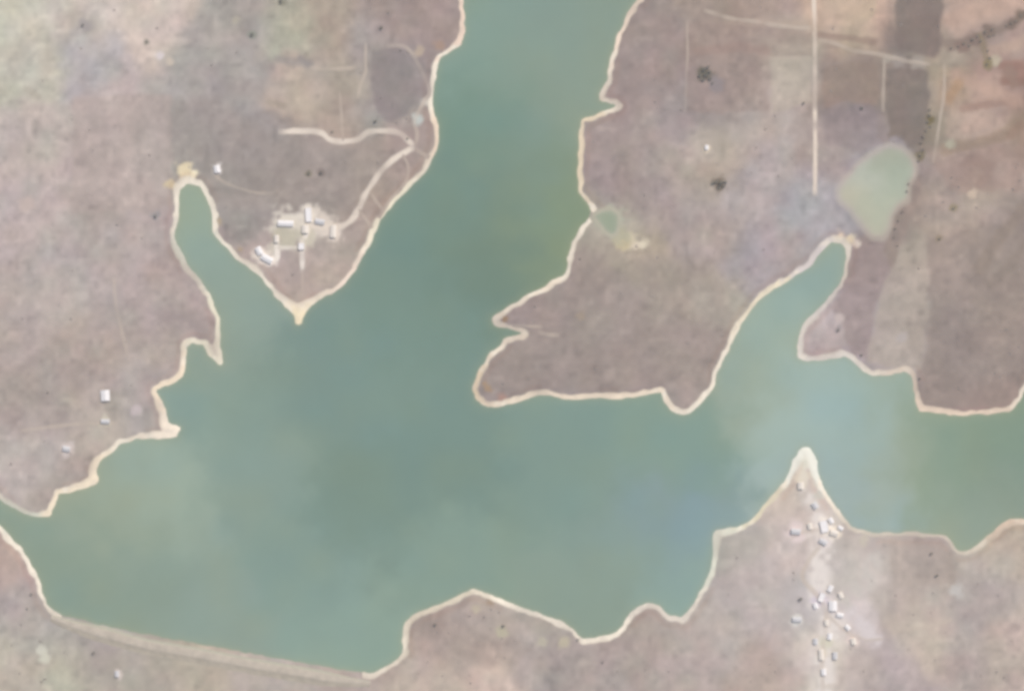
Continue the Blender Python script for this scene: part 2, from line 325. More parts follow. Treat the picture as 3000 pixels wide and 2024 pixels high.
# ------------------------------------------------------------------ mesh helpers
def mesh_obj(name, verts, faces, mat=None, parent=None, smooth=False):
    me = bpy.data.meshes.new(name)
    me.from_pydata([tuple(v) for v in verts], [], faces)
    me.update()
    o = bpy.data.objects.new(name, me); C.objects.link(o)
    if mat: me.materials.append(mat)
    if parent: o.parent = parent
    if smooth: me.polygons.foreach_set('use_smooth', [True] * len(me.polygons))
    return o


def tri_mesh(name, V, T, cols, mat):
    me = bpy.data.meshes.new(name)
    V = np.asarray(V, np.float32); T = np.asarray(T, np.int32)
    me.vertices.add(len(V)); me.vertices.foreach_set('co', V.ravel())
    me.loops.add(T.size); me.loops.foreach_set('vertex_index', T.ravel())
    me.polygons.add(len(T)); me.polygons.foreach_set('loop_start', np.arange(0, T.size, 3, dtype=np.int32))
    me.polygons.foreach_set('loop_total', np.full(len(T), 3, np.int32))
    me.update(calc_edges=True)
    if cols is not None:
        a = me.color_attributes.new('tint', 'FLOAT_COLOR', 'POINT')
        a.data.foreach_set('color', np.concatenate([cols, np.ones((len(cols), 1))], 1).astype(np.float32).ravel())
    me.polygons.foreach_set('use_smooth', [True] * len(T))
    me.materials.append(mat)
    o = bpy.data.objects.new(name, me); C.objects.link(o)
    return o


jj, ii = np.mgrid[0:NY - 1, 0:NX - 1]
_a = (jj * NX + ii).ravel(); _b = _a + 1; _c = _a + NX; _d = _c + 1
TRI = np.concatenate([np.stack([_a, _b, _d], 1), np.stack([_a, _d, _c], 1)])


def region(name, F, zfun, col, mat):
    """the part of the terrain sheet where the field F is positive, its edge cut cleanly"""
    f = F.ravel()
    P = np.concatenate([X.ravel()[:, None], Y.ravel()[:, None], zfun.ravel()[:, None], col.reshape(-1, 3)], 1)
    ft = f[TRI]
    full = (ft > 0).all(1); part = (ft > 0).any(1) & ~full
    tris = TRI[full]
    used, inv = np.unique(tris, return_inverse=True)
    V = [P[used]]; T = [inv.reshape(-1, 3)]
    n = len(used); ev, et = [], []
    for t in TRI[part]:
        poly = []
        for k in range(3):
            i, j = t[k], t[(k + 1) % 3]
            if f[i] > 0: poly.append(P[i])
            if (f[i] > 0) != (f[j] > 0):
                u = f[i] / (f[i] - f[j]); poly.append(P[i] * (1 - u) + P[j] * u)
        for k in range(1, len(poly) - 1):
            et.append((n, n + k, n + k + 1))
        ev += poly; n += len(poly)
    if ev:
        V.append(np.array(ev)); T.append(np.array(et))
    V = np.concatenate(V); T = np.concatenate(T)
    return tri_mesh(name, V[:, :3], T, V[:, 3:6], mat)


# ------------------------------------------------------------------ materials
def new_mat(name):
    m = bpy.data.materials.new(name); m.use_nodes = True
    nt = m.node_tree; nt.nodes.clear()
    out = nt.nodes.new('ShaderNodeOutputMaterial'); b = nt.nodes.new('ShaderNodeBsdfPrincipled')
    nt.links.new(b.outputs[0], out.inputs[0])
    b.inputs['Roughness'].default_value = .95
    b.inputs['Specular IOR Level'].default_value = .15
    return m, nt, b


def noise_fac(nt, scale, detail=4, rough=.6):
    tc = nt.nodes.new('ShaderNodeTexCoord'); n = nt.nodes.new('ShaderNodeTexNoise')
    n.inputs['Scale'].default_value = scale; n.inputs['Detail'].default_value = detail; n.inputs['Roughness'].default_value = rough
    nt.links.new(tc.outputs['Object'], n.inputs['Vector'])
    return n


def tint_mat(name, scale=.12, amount=.16, bump=.4, rough=.95, spec=.1):
    """soil-like: reflectance per vertex, broken up by two procedural noises"""
    m, nt, b = new_mat(name)
    at = nt.nodes.new('ShaderNodeAttribute'); at.attribute_name = 'tint'
    n = noise_fac(nt, scale, 6); n2 = noise_fac(nt, scale * 4, 3)
    add = nt.nodes.new('ShaderNodeMath'); add.operation = 'ADD'
    nt.links.new(n.outputs['Fac'], add.inputs[0]); nt.links.new(n2.outputs['Fac'], add.inputs[1])
    mr = nt.nodes.new('ShaderNodeMapRange')
    mr.inputs['From Min'].default_value = .6; mr.inputs['From Max'].default_value = 1.4
    mr.inputs['To Min'].default_value = 1 - amount; mr.inputs['To Max'].default_value = 1 + amount
    nt.links.new(add.outputs[0], mr.inputs['Value'])
    vm = nt.nodes.new('ShaderNodeVectorMath'); vm.operation = 'SCALE'
    nt.links.new(at.outputs['Color'], vm.inputs[0]); nt.links.new(mr.outputs[0], vm.inputs['Scale'])
    nt.links.new(vm.outputs[0], b.inputs['Base Color'])
    b.inputs['Roughness'].default_value = rough; b.inputs['Specular IOR Level'].default_value = spec
    bp = nt.nodes.new('ShaderNodeBump'); bp.inputs['Strength'].default_value = bump; bp.inputs['Distance'].default_value = .3
    nt.links.new(n2.outputs['Fac'], bp.inputs['Height']); nt.links.new(bp.outputs[0], b.inputs['Normal'])
    return m


def plain_mat(name, rgb, var=.12, scale=1.5, rough=.85, lo=None):
    """plain reflectance with procedural wear"""
    m, nt, b = new_mat(name)
    n = noise_fac(nt, scale, 5)
    r = nt.nodes.new('ShaderNodeValToRGB')
    c = np.array(rgb)
    r.color_ramp.elements[0].position = .3; r.color_ramp.elements[1].position = .7
    a = c * (1 - var) if lo is None else np.array(lo)
    z = np.clip(c * (1 + var), 0, .9)
    r.color_ramp.elements[0].color = (*a, 1); r.color_ramp.elements[1].color = (*z, 1)
    nt.links.new(n.outputs['Fac'], r.inputs[0]); nt.links.new(r.outputs[0], b.inputs['Base Color'])
    b.inputs['Roughness'].default_value = rough
    return m


MAT = {
    'soil': tint_mat('dry_soil', .10, .07),
    'plough': tint_mat('ploughed_soil', .3, .10),
    'sand': tint_mat('shore_sand', .2, .07, .2),
    'water': tint_mat('silty_water', .03, .02, .12, .3, .35),
    'dust': tint_mat('track_dust', .2, .08, .2),
    'dampave': plain_mat('dam_crest_gravel', alb((195, 184, 172)), .14, .12),
    'riprap': plain_mat('riprap_stone', alb((176, 172, 160)), .15, .5),
    'dambank': plain_mat('dam_bank_grass', alb((186, 176, 163)), .14, .08),
    'wall': plain_mat('limewashed_wall', (.62, .57, .50), .08, .8),
    'roof_white': plain_mat('whitewashed_roof', (.83, .79, .76), .06, .6),
    'roof_cream': plain_mat('cream_roof', (.78, .70, .60), .08, .6),
    'roof_grey': plain_mat('weathered_sheet_roof', (.60, .58, .57), .12, .6, .6),
    'wood': plain_mat('door_wood', (.14, .09, .06), .2, 3),
    'glass': plain_mat('window_glass', (.05, .06, .07), .2, 2, .15),
    'bark': plain_mat('bark', (.10, .075, .055), .25, 2),
    'leaf': plain_mat('dusty_leaves', (.19, .18, .14), .3, .7),
    'leaf_olive': plain_mat('olive_leaves', (.27, .225, .17), .25, .7),
    'twig': plain_mat('bare_grey_twigs', (.40, .345, .30), .2, .8),
}

# ------------------------------------------------------------------ setting: ground, water, beach, fields
far_fade = sstep(0, 400, np.maximum(np.abs(X) - 850, np.abs(Y) - 610))[..., None]
SOIL = SOIL * (1 - far_fade) + alb((176, 163, 154)) * far_fade
tag(tri_mesh('ground', np.stack([X.ravel(), Y.ravel(), Z.ravel()], 1), TRI, SOIL.reshape(-1, 3), MAT['soil']),
    'dry dusty brown ground of the headlands round the reservoir', kind='structure')
tag(region('reservoir_water', np.where(SD < 60, -(SD + 2.0), -60), np.zeros_like(Z), SILT, MAT['water']),
    'pale green silty water of the branching reservoir', kind='structure')

wb = 3.5 + 3.4 * (vnoise(X, Y, 34, 71) - .5) + 3.0 * (vnoise(X, Y, 9, 72) - .5)
for (px, py, rad, add) in [(878, 905, 40, 9), (545, 520, 45, 5), (500, 1240, 45, 4), (640, 1040, 26, 4), (270, 1400, 40, 5), (2364, 1352, 34, 5), (2480, 705, 40, 3),
                           (1400, 1140, 45, 2), (1452, 938, 25, 3), (2930, 1555, 60, 3), (2110, 1570, 35, 3), (2400, 1045, 60, 1.5), (780, 830, 60, -.5), (2620, 1075, 60, 1.5)]:
    wx, wy = W(px, py); wb += add * np.exp(-((X - wx) ** 2 + (Y - wy) ** 2) / (2 * (rad * M) ** 2))
wb = np.where((damd < 24) & (X > W(185, 0)[0]) & (X < W(1060, 0)[0]), -30.0, wb)
for _px, _py, _r, _a in [(2480, 790, 36, 3.0), (2440, 860, 40, 2.0), (2600, 1570, 60, 2.2), (2750, 1572, 60, 2.2), (2480, 1530, 40, 1.5), (2420, 1450, 40, 1.5)]:
    wb -= _a * np.exp(-((X - W(_px, 0)[0]) ** 2 + (Y - W(0, _py)[1]) ** 2) / (2 * (_r * M) ** 2))
wb -= 3.5 * np.exp(-((X - W(1760, 640)[0]) ** 2 + (Y - W(1760, 640)[1]) ** 2) / 14 ** 2)
SANDC = np.empty(X.shape + (3,)); SANDC[:] = alb((238, 227, 212))
SANDC = patches(SANDC, X, Y, np.array([[1320, 60, 90, 224, 203, 188], [1275, 400, 70, 222, 204, 186], [1150, 620, 130, 226, 216, 197], [1010, 820, 90, 236, 218, 204], [900, 895, 60, 240, 226, 208],
                                       [875, 940, 40, 238, 222, 194], [640, 950, 120, 220, 212, 194], [480, 1150, 110, 240, 222, 200], [500, 1260, 70, 238, 224, 208], [270, 1390, 80, 240, 224, 202],
                                       [150, 1480, 70, 234, 219, 198], [530, 780, 100, 200, 200, 188], [40, 1490, 60, 208, 210, 196], [1850, 60, 120, 226, 208, 192], [1704, 450, 130, 222, 205, 182],
                                       [1400, 1130, 70, 230, 208, 178], [1700, 1150, 260, 226, 210, 192], [2240, 860, 130, 222, 210, 190], [2380, 760, 70, 212, 202, 200], [2420, 900, 80, 208, 202, 198], [2420, 1040, 110, 218, 210, 202],
                                       [2800, 1200, 200, 226, 206, 188], [2100, 1620, 120, 216, 214, 200], [2240, 1480, 80, 216, 206, 184], [2362, 1360, 70, 230, 227, 217], [2660, 1570, 130, 204, 198, 184], [2930, 1550, 80, 212, 190, 172],
                                       [1280, 1790, 140, 214, 203, 186], [1600, 1810, 120, 216, 206, 194], [1950, 1800, 90, 214, 204, 194]]))
SANDC = SANDC * 1.10
SANDC = SANDC / np.maximum(1, SANDC.max(-1, keepdims=True) / .86)
SANDC *= (1 + .16 * (vnoise(X, Y, 7, 75) - .5) + .14 * (vnoise(X, Y, 22, 76) - .5))[..., None]
fade = .02 + .38 * sstep(.5, .85, vnoise(X, Y, 42, 77)) + .45 * sstep(.2, 1.0, (SD / np.maximum(wb, .5)))
for (px, py, rad, k) in [(2480, 820, 75, .6), (2395, 960, 60, .3), (2620, 1085, 80, .45), (2700, 1120, 40, .3), (2620, 1570, 90, .6), (2800, 1600, 80, .7), (2930, 1560, 60, .3), (2480, 1530, 50, .45), (505, 690, 70, .3), (545, 800, 60, .3),
                         (60, 1490, 50, .3), (730, 770, 40, .35), (2050, 1770, 50, .25), (1230, 1800, 40, .35), (1830, 320, 50, .35), (1520, 900, 40, .3), (1500, 975, 40, .6), (160, 1810, 40, .6), (1060, 1975, 50, .5)]:
    wx, wy = W(px, py); fade += k * np.exp(-((X - wx) ** 2 + (Y - wy) ** 2) / (2 * (rad * M) ** 2))
fade = np.clip(fade, 0, .85)[..., None]
SANDC = SANDC * (1 - fade) + (SOIL * .55 + alb((205, 192, 176)) * .45) * fade
tag(region('beach', np.minimum(SD + 6.0, wb - SD), Z + .10, SANDC, MAT['sand']),
    'pale sand rim left bare along the shoreline of the reservoir', kind='structure')


def field(name, poly, label, mat='plough', z=.06, rgb=None, amp=4, kind='structure', soft=1):
    ring = to_world(warp(smooth_ring(poly, soft), amp))
    f = sdist(X, Y, ring)
    col = SOIL if rgb is None else None
    if rgb is not None:
        col = np.empty(X.shape + (3,)); col[:] = alb(rgb)
        k = sstep(0, 7, f + 5 * (vnoise(X, Y, 12, 55) - .5))[..., None]
        col *= (1 + .22 * sp)[..., None] * (1 + .03 * h1[..., None] * np.array([1, -.5, 0]) + .03 * h2[..., None] * np.array([0, 0, -1.2]))
        col = col * k + SOIL * (1 - k)
    return tag(region(name, f, Z + z, col, MAT[mat]), label, kind=kind)


field('ploughed_field', [(2626, -160), (2765, -160), (2766, 60), (2764, 140), (2738, 176), (2680, 166), (2622, 158), (2614, 90)],
      'dark grey ploughed field at the top edge beside the pale field track', rgb=(143, 131, 125))
field('ploughed_field', [(2598, 196), (2660, 190), (2724, 204), (2730, 300), (2716, 380), (2708, 430), (2660, 436), (2640, 404), (2596, 410), (2590, 330)],
      'dark grey ploughed field between the pale field track and the silted pond', rgb=(143, 132, 126))
field('fallow_field', [(2400, 188), (2570, 172), (2582, 200), (2578, 320), (2540, 312), (2470, 305), (2400, 330)],
      'reddish brown fallow plot beside the straight gravel road', rgb=(158, 142, 133))
field('fallow_field', [(2396, -160), (2574, -160), (2576, 34), (2560, 60), (2480, 92), (2400, 70)],
      'pale orange stubble plot beside the straight gravel road at the top edge', rgb=(199, 178, 160))
field('fallow_field', [(1080, 142), (1150, 134), (1195, 152), (1214, 200), (1228, 250), (1224, 300), (1196, 345), (1130, 372), (1088, 300), (1080, 220)],
      'dark grey scrub plot enclosed by the pale track west of the channel', rgb=(151, 142, 140))
PCOL = grey(tint(XW, YW, parse(POOL), 34), .16) * np.array([.97, 1.01, .98]) * (1 + .05 * sp)[..., None]
MUD = SOIL * .45 + alb((196, 187, 175)) * .55
ke = np.exp(-np.maximum(pf, 0) / 3.5)[..., None]
PCOL = PCOL * (1 - ke) + MUD * ke
km = sstep(-1, 7, pf + 9 + 6 * (vnoise(X, Y, 26, 81) - .5))[..., None]
tag(region('pond_mud', pf + 9 + 6 * (vnoise(X, Y, 26, 81) - .5), Z + .05, SOIL * (1 - km) + MUD * km, MAT['sand']),
    'pale dried mud round the silted pond', kind='structure')
tag(region('pond_water', pf, Z + .12, PCOL, MAT['water']), 'milky pale green silted pond east of the straight gravel road', kind='structure')


kc = sstep(-1, 4, cf + 6 + 4 * (vnoise(X, Y, 14, 83) - .5))[..., None]
tag(region('creek_mud', cf + 6 + 4 * (vnoise(X, Y, 14, 83) - .5), np.maximum(Z, .15) + .13, SOIL * (1 - kc) + alb((184, 179, 164)) * kc, MAT['sand']),
    'pale mud round the small green pool behind the broken bank', kind='structure')
kc = np.exp(-np.maximum(cf, 0) / 3)[..., None]
tag(region('creek_pool', cf, np.maximum(Z, .15) + .20, alb((158, 166, 147)) * (1 - kc) + alb((178, 176, 160)) * kc, MAT['water']),
    'small pale green side pool cut into the western bank of the eastern headland', kind='structure')


# ------------------------------------------------------------------ tracks and roads
def catmull(pts, step=8.0):
    p = [np.array(q, float) for q in pts]
    p = [2 * p[0] - p[1]] + p + [2 * p[-1] - p[-2]]
    out = []
    for k in range(1, len(p) - 2):
        n = max(2, int(np.hypot(*(p[k + 1] - p[k])) / step))
        for t in np.linspace(0, 1, n, endpoint=False):
            a, b, c, d = p[k - 1:k + 3]
            out.append(.5 * (2 * b + (c - a) * t + (2 * a - 5 * b + 4 * c - d) * t * t + (-a + 3 * b - 3 * c + d) * t ** 3))
    out.append(p[-2])
    return np.array(out)


DUST = {'track': ((226, 213, 201), 1.0), 'road': ((224, 209, 196), 1.0), 'faint': ((198, 184, 172), .6), 'lane': ((238, 228, 219), 1.0)}


def track(name, pts, width, mat, label, z=.17, ragged=.25):
    q = to_world(catmull(pts))
    d = np.gradient(q, axis=0); d /= np.linalg.norm(d, axis=1)[:, None] + 1e-9
    nrm = np.stack([-d[:, 1], d[:, 0]], 1)
    V, F, COL = [], [], []
    offs = [-1, -.5, 0, .5, 1]
    for k, (c, n) in enumerate(zip(q, nrm)):
        wl = width * M / 2 * (1 + ragged * (float(vnoise(c[0], c[1], 11, 91)) - .5) * 2)
        wr = width * M / 2 * (1 + ragged * (float(vnoise(c[0], c[1], 11, 92)) - .5) * 2)
        wear = np.clip(.55 + 1.1 * (float(vnoise(c[0], c[1], 16, 93)) - .3), .35, 1) * min(1, (k + 1) / 3, (len(q) - k) / 3)
        for o in offs:
            p = c + n * o * (wl if o < 0 else wr)
            V.append((p[0], p[1], ground_z(p[0], p[1]) + z - .05 * abs(o)))
            soil = np.array([float(bil(SOIL[..., ch], p[0], p[1])) for ch in range(3)])
            f = wear * DUST[mat][1] * (1 if abs(o) < .9 else .25)
            COL.append(soil * (1 - f) + alb(DUST[mat][0]) * f)
    m = len(offs)
    for k in range(len(q) - 1):
        for j in range(m - 1):
            a = k * m + j
            F += [(a, a + 1, a + m + 1), (a, a + m + 1, a + m)]
    return tag(tri_mesh(name, V, F, np.array(COL), MAT['dust']), label, kind='structure')


track('dirt_track', [(815, 386), (930, 388), (965, 408), (1005, 416), (1050, 408), (1080, 388), (1130, 384), (1170, 390), (1200, 415), (1214, 432)], 20, 'track', 'pale curving dirt track leading west from the track fork by the channel')
track('dirt_track', [(1216, 430), (1190, 446), (1150, 470), (1118, 500), (1094, 535), (1072, 568), (1054, 606), (1036, 638), (1010, 660), (972, 666), (930, 664), (890, 660)], 20, 'track', 'pale dirt track running from the fork down to the village')
track('dirt_track', [(1216, 430), (1222, 392), (1214, 362), (1226, 326), (1244, 294), (1258, 268), (1236, 210), (1208, 158), (1180, 136), (1130, 136)], 13, 'faint', 'narrow worn track looping past the dark scrub plot near the channel')
track('dirt_track', [(1216, 436), (1240, 452), (1258, 462)], 14, 'faint', 'short worn link from the track fork to the channel beach')
track('dirt_track', [(1084, 560), (1102, 590), (1122, 618)], 11, 'faint', 'short worn path from the village track to the beach, nearest the fork')
track('dirt_track', [(1050, 612), (1070, 640), (1090, 668)], 11, 'faint', 'short worn path from the village track to the beach, nearest the village')
track('dirt_track', [(1180, 452), (1196, 490), (1190, 530), (1140, 590), (1110, 640)], 9, 'faint', 'thin worn line between the village track and the channel beach')
track('dirt_track', [(1072, 128), (1071, 210), (1056, 252), (1048, 290)], 11, 'faint', 'short worn track along the western edge of the dark scrub plot', ragged=.3)
track('dirt_track', [(996, 268), (1000, 330), (1004, 388), (1006, 414)], 10, 'faint', 'short worn spur joining the curving dirt track from the north')
track('dirt_track', [(905, 200), (960, 204), (1046, 200)], 14, 'faint', 'short faint track across the pale scrub north of the village')
track('village_lane', [(812, 702), (812, 735), (811, 760), (786, 762)], 18, 'lane', 'white lane bending round to the shore houses of the village')
track('village_lane', [(812, 726), (850, 725), (884, 725)], 14, 'lane', 'short white lane crossing the village from east to west')
track('village_lane', [(884, 700), (885, 735), (886, 790)], 17, 'lane', 'white lane running south from the village crossing')
track('village_lane', [(886, 792), (886, 830), (885, 868)], 12, 'faint', 'faint sandy lane from the village down to the point')
track('village_lane', [(905, 610), (906, 650), (897, 690), (886, 702)], 17, 'lane', 'pale lane between the houses at the north end of the village')
track('village_lane', [(976, 660), (980, 690), (995, 720)], 12, 'faint', 'faint lane at the eastern edge of the village')
track('gravel_road', [(2384, -160), (2384, 0), (2386, 60), (2387, 200), (2387, 330), (2388, 430), (2387, 575)], 15, 'road', 'straight pale gravel road running south from the top edge', ragged=.12)
track('field_track', [(2060, 30), (2130, 52), (2220, 66), (2310, 80), (2382, 84)], 15, 'faint', 'faint track joining the gravel road from the west near the top edge')
track('field_track', [(2392, 116), (2450, 130), (2500, 150), (2570, 160), (2650, 178), (2726, 190)], 15, 'faint', 'faint field track between the dark ploughed fields')
track('field_track', [(2250, 172), (2320, 170), (2384, 172)], 12, 'faint', 'short pale track meeting the gravel road beside the fallow plot')
track('field_track', [(2590, 172), (2588, 240), (2586, 330)], 12, 'faint', 'faint boundary track along the west side of the ploughed field')
track('field_track', [(2766, 180), (2764, 280), (2755, 340), (2742, 420), (2732, 480)], 12, 'faint', 'faint boundary track along the east side of the ploughed field')
track('foot_track', [(620, 500), (650, 530), (700, 552), (760, 566), (810, 566)], 11, 'faint', 'faint curving track from the small hut towards the village')
track('foot_track', [(2012, 60), (2014, 160), (2010, 230), (2008, 330)], 9, 'faint', 'faint straight boundary line on the eastern headland')
track('foot_track', [(1590, 958), (1560, 956), (1500, 953)], 10, 'faint', 'faint worn strip along the north side of the narrow creek')
track('foot_track', [(1576, 972), (1610, 980), (1640, 982)], 15, 'faint', 'pale dry bed at the head of the narrow creek')
track('foot_track', [(334, 812), (342, 900), (360, 980), (380, 1060)], 13, 'faint', 'faint footpath running south across the western headland')
track('foot_track', [(345, 1240), (250, 1240), (150, 1250), (60, 1262)], 14, 'faint', 'faint track running west past the white house on the headland')
track('foot_track', [(2310, 1580), (2345, 1560), (2385, 1552), (2412, 1548)], 14, 'faint', 'pale yard track leading to the white lakeside houses')
track('foot_track', [(2412, 1590), (2370, 1640), (2350, 1690), (2390, 1740), (2420, 1790), (2415, 1850), (2408, 1940), (2410, 2030)], 16, 'faint', 'pale track winding south through the southern hamlet')
track('foot_track', [(2425, 1800), (2480, 1850), (2540, 1872), (2590, 1870)], 12, 'faint', 'pale track branching east through the southern hamlet')
track('foot_track', [(2600, 1850), (2690, 1838), (2790, 1815)], 15, 'faint', 'faint sandy strip east of the southern hamlet')

# ------------------------------------------------------------------ dam
dl = to_world(catmull(DAM_LINE_PX, 10))
dd = np.gradient(dl, axis=0); dd /= np.linalg.norm(dd, axis=1)[:, None]
dn = np.stack([-dd[:, 1], dd[:, 0]], 1)                   # points to the lake


def sweep(name, prof, mat, parent, base):
    V, F = [], []
    m = len(prof)
    n = len(dl)
    for k, (c, nn) in enumerate(zip(dl, dn)):
        e = min(1, min(k, n - 1 - k) / 14.0)
        for o, h in prof:
            j = 1 + .10 * (float(vnoise(c[0] + o, c[1] + h * 5, 6, 97)) - .5) * (abs(o) > 6)
            p = c + nn * o * j * (.3 + .5 * e)
            z = h if h <= 2 else 1.2 + (h - 1.2) * (.35 + .65 * e)
            V.append((p[0] - base[0], p[1] - base[1], z))
    for k in range(n - 1):
        for j in range(m - 1):
            a = k * m + j
            F.append((a, a + m, a + m + 1, a + 1))
    return mesh_obj(name, V, F, MAT[mat], parent)


bx, by = dl[len(dl) // 2]
dam = tag(bpy.data.objects.new('embankment_dam', None), 'long low earth dam with a pinkish gravel crest closing the south west of the reservoir', 'dam')
dam.location = (bx, by, 0); C.objects.link(dam)
sweep('upstream_face', [(18, -4.2), (15, -2.4), (12, -.9), (9.5, .6), (7, 2.2), (5.6, 3.1)], 'riprap', dam, (bx, by))
sweep('crest_road', [(5.6, 3.1), (5.2, 3.3), (0, 3.42), (-5.2, 3.3), (-8.5, 2.9)], 'dampave', dam, (bx, by))
sweep('downstream_face', [(-8.5, 2.9), (-12, 2.1), (-16, 1.5), (-20, 1.0), (-24, .2), (-26, -.6)], 'dambank', dam, (bx, by))


# ------------------------------------------------------------------ houses
def box_faces(V, F, x0, x1, y0, y1, z0, z1):
    b = len(V)
    V += [(x0, y0, z0), (x1, y0, z0), (x1, y1, z0), (x0, y1, z0), (x0, y0, z1), (x1, y0, z1), (x1, y1, z1), (x0, y1, z1)]
    F += [tuple(b + i for i in f) for f in ((0, 3, 2, 1), (4, 5, 6, 7), (0, 1, 5, 4), (1, 2, 6, 5), (2, 3, 7, 6), (3, 0, 4, 7))]


def house(px, py, w, l, rot, roof, label, flat=False, name='house', cat='house', h=2.6, group=None):
    x, y = W(px, py); w *= M; l *= M                      # size given in photograph pixels
    r = math.radians(rot)
    zs = [ground_z(x + math.cos(r) * a * w / 2 - math.sin(r) * b * l / 2, y + math.sin(r) * a * w / 2 + math.cos(r) * b * l / 2) for a in (-1, 1) for b in (-1, 1)]
    e = bpy.data.objects.new(name, None); C.objects.link(e); e.location = (x, y, sum(zs) / 4); e.rotation_euler = (0, 0, r)
    tag(e, label, cat, group)
    dz = min(zs) - sum(zs) / 4 - .4
    a, b = w / 2, l / 2; t = .25
    V, F = [], []
    box_faces(V, F, -a, a, -b, -b + t, dz, h); box_faces(V, F, -a, a, b - t, b, dz, h)
    box_faces(V, F, -a, -a + t, -b + t, b - t, dz, h); box_faces(V, F, a - t, a, -b + t, b - t, dz, h)
    if not flat:                                           # gable triangles (ridge along the longer side, y)
        rh = w * .15
        for yy0, yy1 in ((-b, -b + t), (b - t, b)):
            n = len(V)
            V += [(-a, yy0, h), (a, yy0, h), (0, yy0, h + rh), (-a, yy1, h), (a, yy1, h), (0, yy1, h + rh)]
            F += [(n, n + 1, n + 2), (n + 3, n + 5, n + 4), (n, n + 3, n + 4, n + 1), (n + 1, n + 4, n + 5, n + 2), (n, n + 2, n + 5, n + 3)]
    mesh_obj('wall', V, F, MAT['wall'], e)
    V, F = [], []
    if flat:
        box_faces(V, F, -a - .15, a + .15, -b - .15, b + .15, h + .003, h + .25)
        for q in ((-a - .15, a + .15, -b - .15, -b + .1), (-a - .15, a + .15, b - .1, b + .15), (-a - .15, -a + .1, -b + .1, b - .1), (a - .1, a + .15, -b + .1, b - .1)):
            box_faces(V, F, *q, h + .253, h + .7)
    else:
        ov = .45; k = (a + ov) / a; th = .14
        for sgn in (-1, 1):
            n = len(V)
            ex, ez = sgn * (a + ov), h + rh - rh * k + .02
            for yy in (-b - ov, b + ov):
                V += [(0, yy, h + rh + .02), (ex, yy, ez), (ex, yy, ez + th), (0, yy, h + rh + .02 + th)]
            F += [(n, n + 1, n + 2, n + 3), (n + 4, n + 7, n + 6, n + 5), (n, n + 4, n + 5, n + 1), (n + 1, n + 5, n + 6, n + 2), (n + 2, n + 6, n + 7, n + 3)]
        n = len(V)                                        # ridge cap
        V += [(s * .25, yy, h + rh + .02 + th + (.10 if s == 0 else 0.0)) for yy in (-b - ov, b + ov) for s in (-1, 0, 1)]
        F += [(n, n + 3, n + 4, n + 1), (n + 1, n + 4, n + 5, n + 2)]
    mesh_obj('roof', V, F, MAT[roof], e)
    V, F = [], []
    box_faces(V, F, a + .003, a + .06, -.5, .5, 0, 2.1)
    mesh_obj('door', V, F, MAT['wood'], e)
    for sx, yy in ((1, -b * .55), (1, b * .55), (-1, -b * .45), (-1, b * .45)):
        V, F = [], []
        x0, x1 = (a + .003, a + .05) if sx > 0 else (-a - .05, -a - .003)
        box_faces(V, F, x0, x1, yy - .5, yy + .5, 1.0, 2.1)
        mesh_obj('window', V, F, MAT['glass'], e)
    return e


house(310, 1158, 24, 30, 4, 'roof_white', 'lone white roofed house on the western headland above the sandy cove')
house(637, 496, 16, 20, 10, 'roof_white', 'small white hut at the head of the narrow inlet', name='hut', cat='hut')
house(895, 672, 18, 22, 2, 'roof_cream', 'bright cream roofed house at the middle of the village')
house(905, 630, 17, 40, 3, 'roof_white', 'long pale house at the north end of the village', flat=True)
house(838, 655, 15, 44, 88, 'roof_white', 'long pale house at the north west of the village lying east to west')
house(977, 678, 16, 34, -3, 'roof_cream', 'narrow pale house at the eastern edge of the village beside the incoming track')
house(938, 650, 14, 26, 80, 'roof_grey', 'grey roofed house beside the village track, between the middle and the eastern house')
house(884, 722, 16, 18, 0, 'roof_white', 'small white house standing at the crossing of the white village lanes', flat=True)
house(783, 758, 17, 34, 62, 'roof_white', 'bright white house on the western shore side of the village at the lane end')
house(760, 735, 16, 22, 28, 'roof_white', 'small white house up the slope from the shore house at the lane end')
house(811, 700, 12, 20, 0, 'roof_cream', 'small cream house at the top of the western village lane')
house(2346, 1422, 16, 19, 0, 'roof_cream', 'small cream house alone on the sandy spit', name='hut', cat='hut')
house(2414, 1541, 21, 34, 12, 'roof_white', 'largest white house by the lake below the spit', flat=True)
house(2443, 1560, 17, 22, 75, 'roof_cream', 'cream roofed house next to the largest white lakeside house')
house(2387, 1480, 14, 18, 35, 'roof_grey', 'small grey shed halfway along the spit', name='shed', cat='shed')
house(2411, 1586, 14, 22, 60, 'roof_grey', 'pale grey outbuilding just south of the largest white lakeside house', name='shed', cat='shed')
house(2331, 1556, 15, 26, 86, 'roof_grey', 'long pale outbuilding in the sandy yard west of the lakeside houses', name='shed', cat='shed')
house(2439, 1773, 22, 28, 0, 'roof_white', 'bright white roofed house in the middle of the southern hamlet')
house(2406, 1748, 15, 26, -20, 'roof_white', 'pale house up the slope of the southern hamlet, beside the bright white one', flat=True)
house(2334, 1813, 13, 24, 88, 'roof_grey', 'grey roofed house at the western edge of the southern hamlet')
house(2499, 1877, 14, 17, 10, 'roof_cream', 'small cream house at the eastern end of the hamlet track')
house(2405, 1915, 13, 30, 2, 'roof_cream', 'long cream barn at the south end of the hamlet near the bottom edge', name='barn', cat='barn')
house(2445, 1918, 12, 20, 0, 'roof_grey', 'small grey shed beside the long cream barn', name='shed', cat='shed')
house(2070, 433, 9, 12, 0, 'roof_white', 'tiny white hut alone on the eastern headland', name='hut', cat='hut', h=2.4)
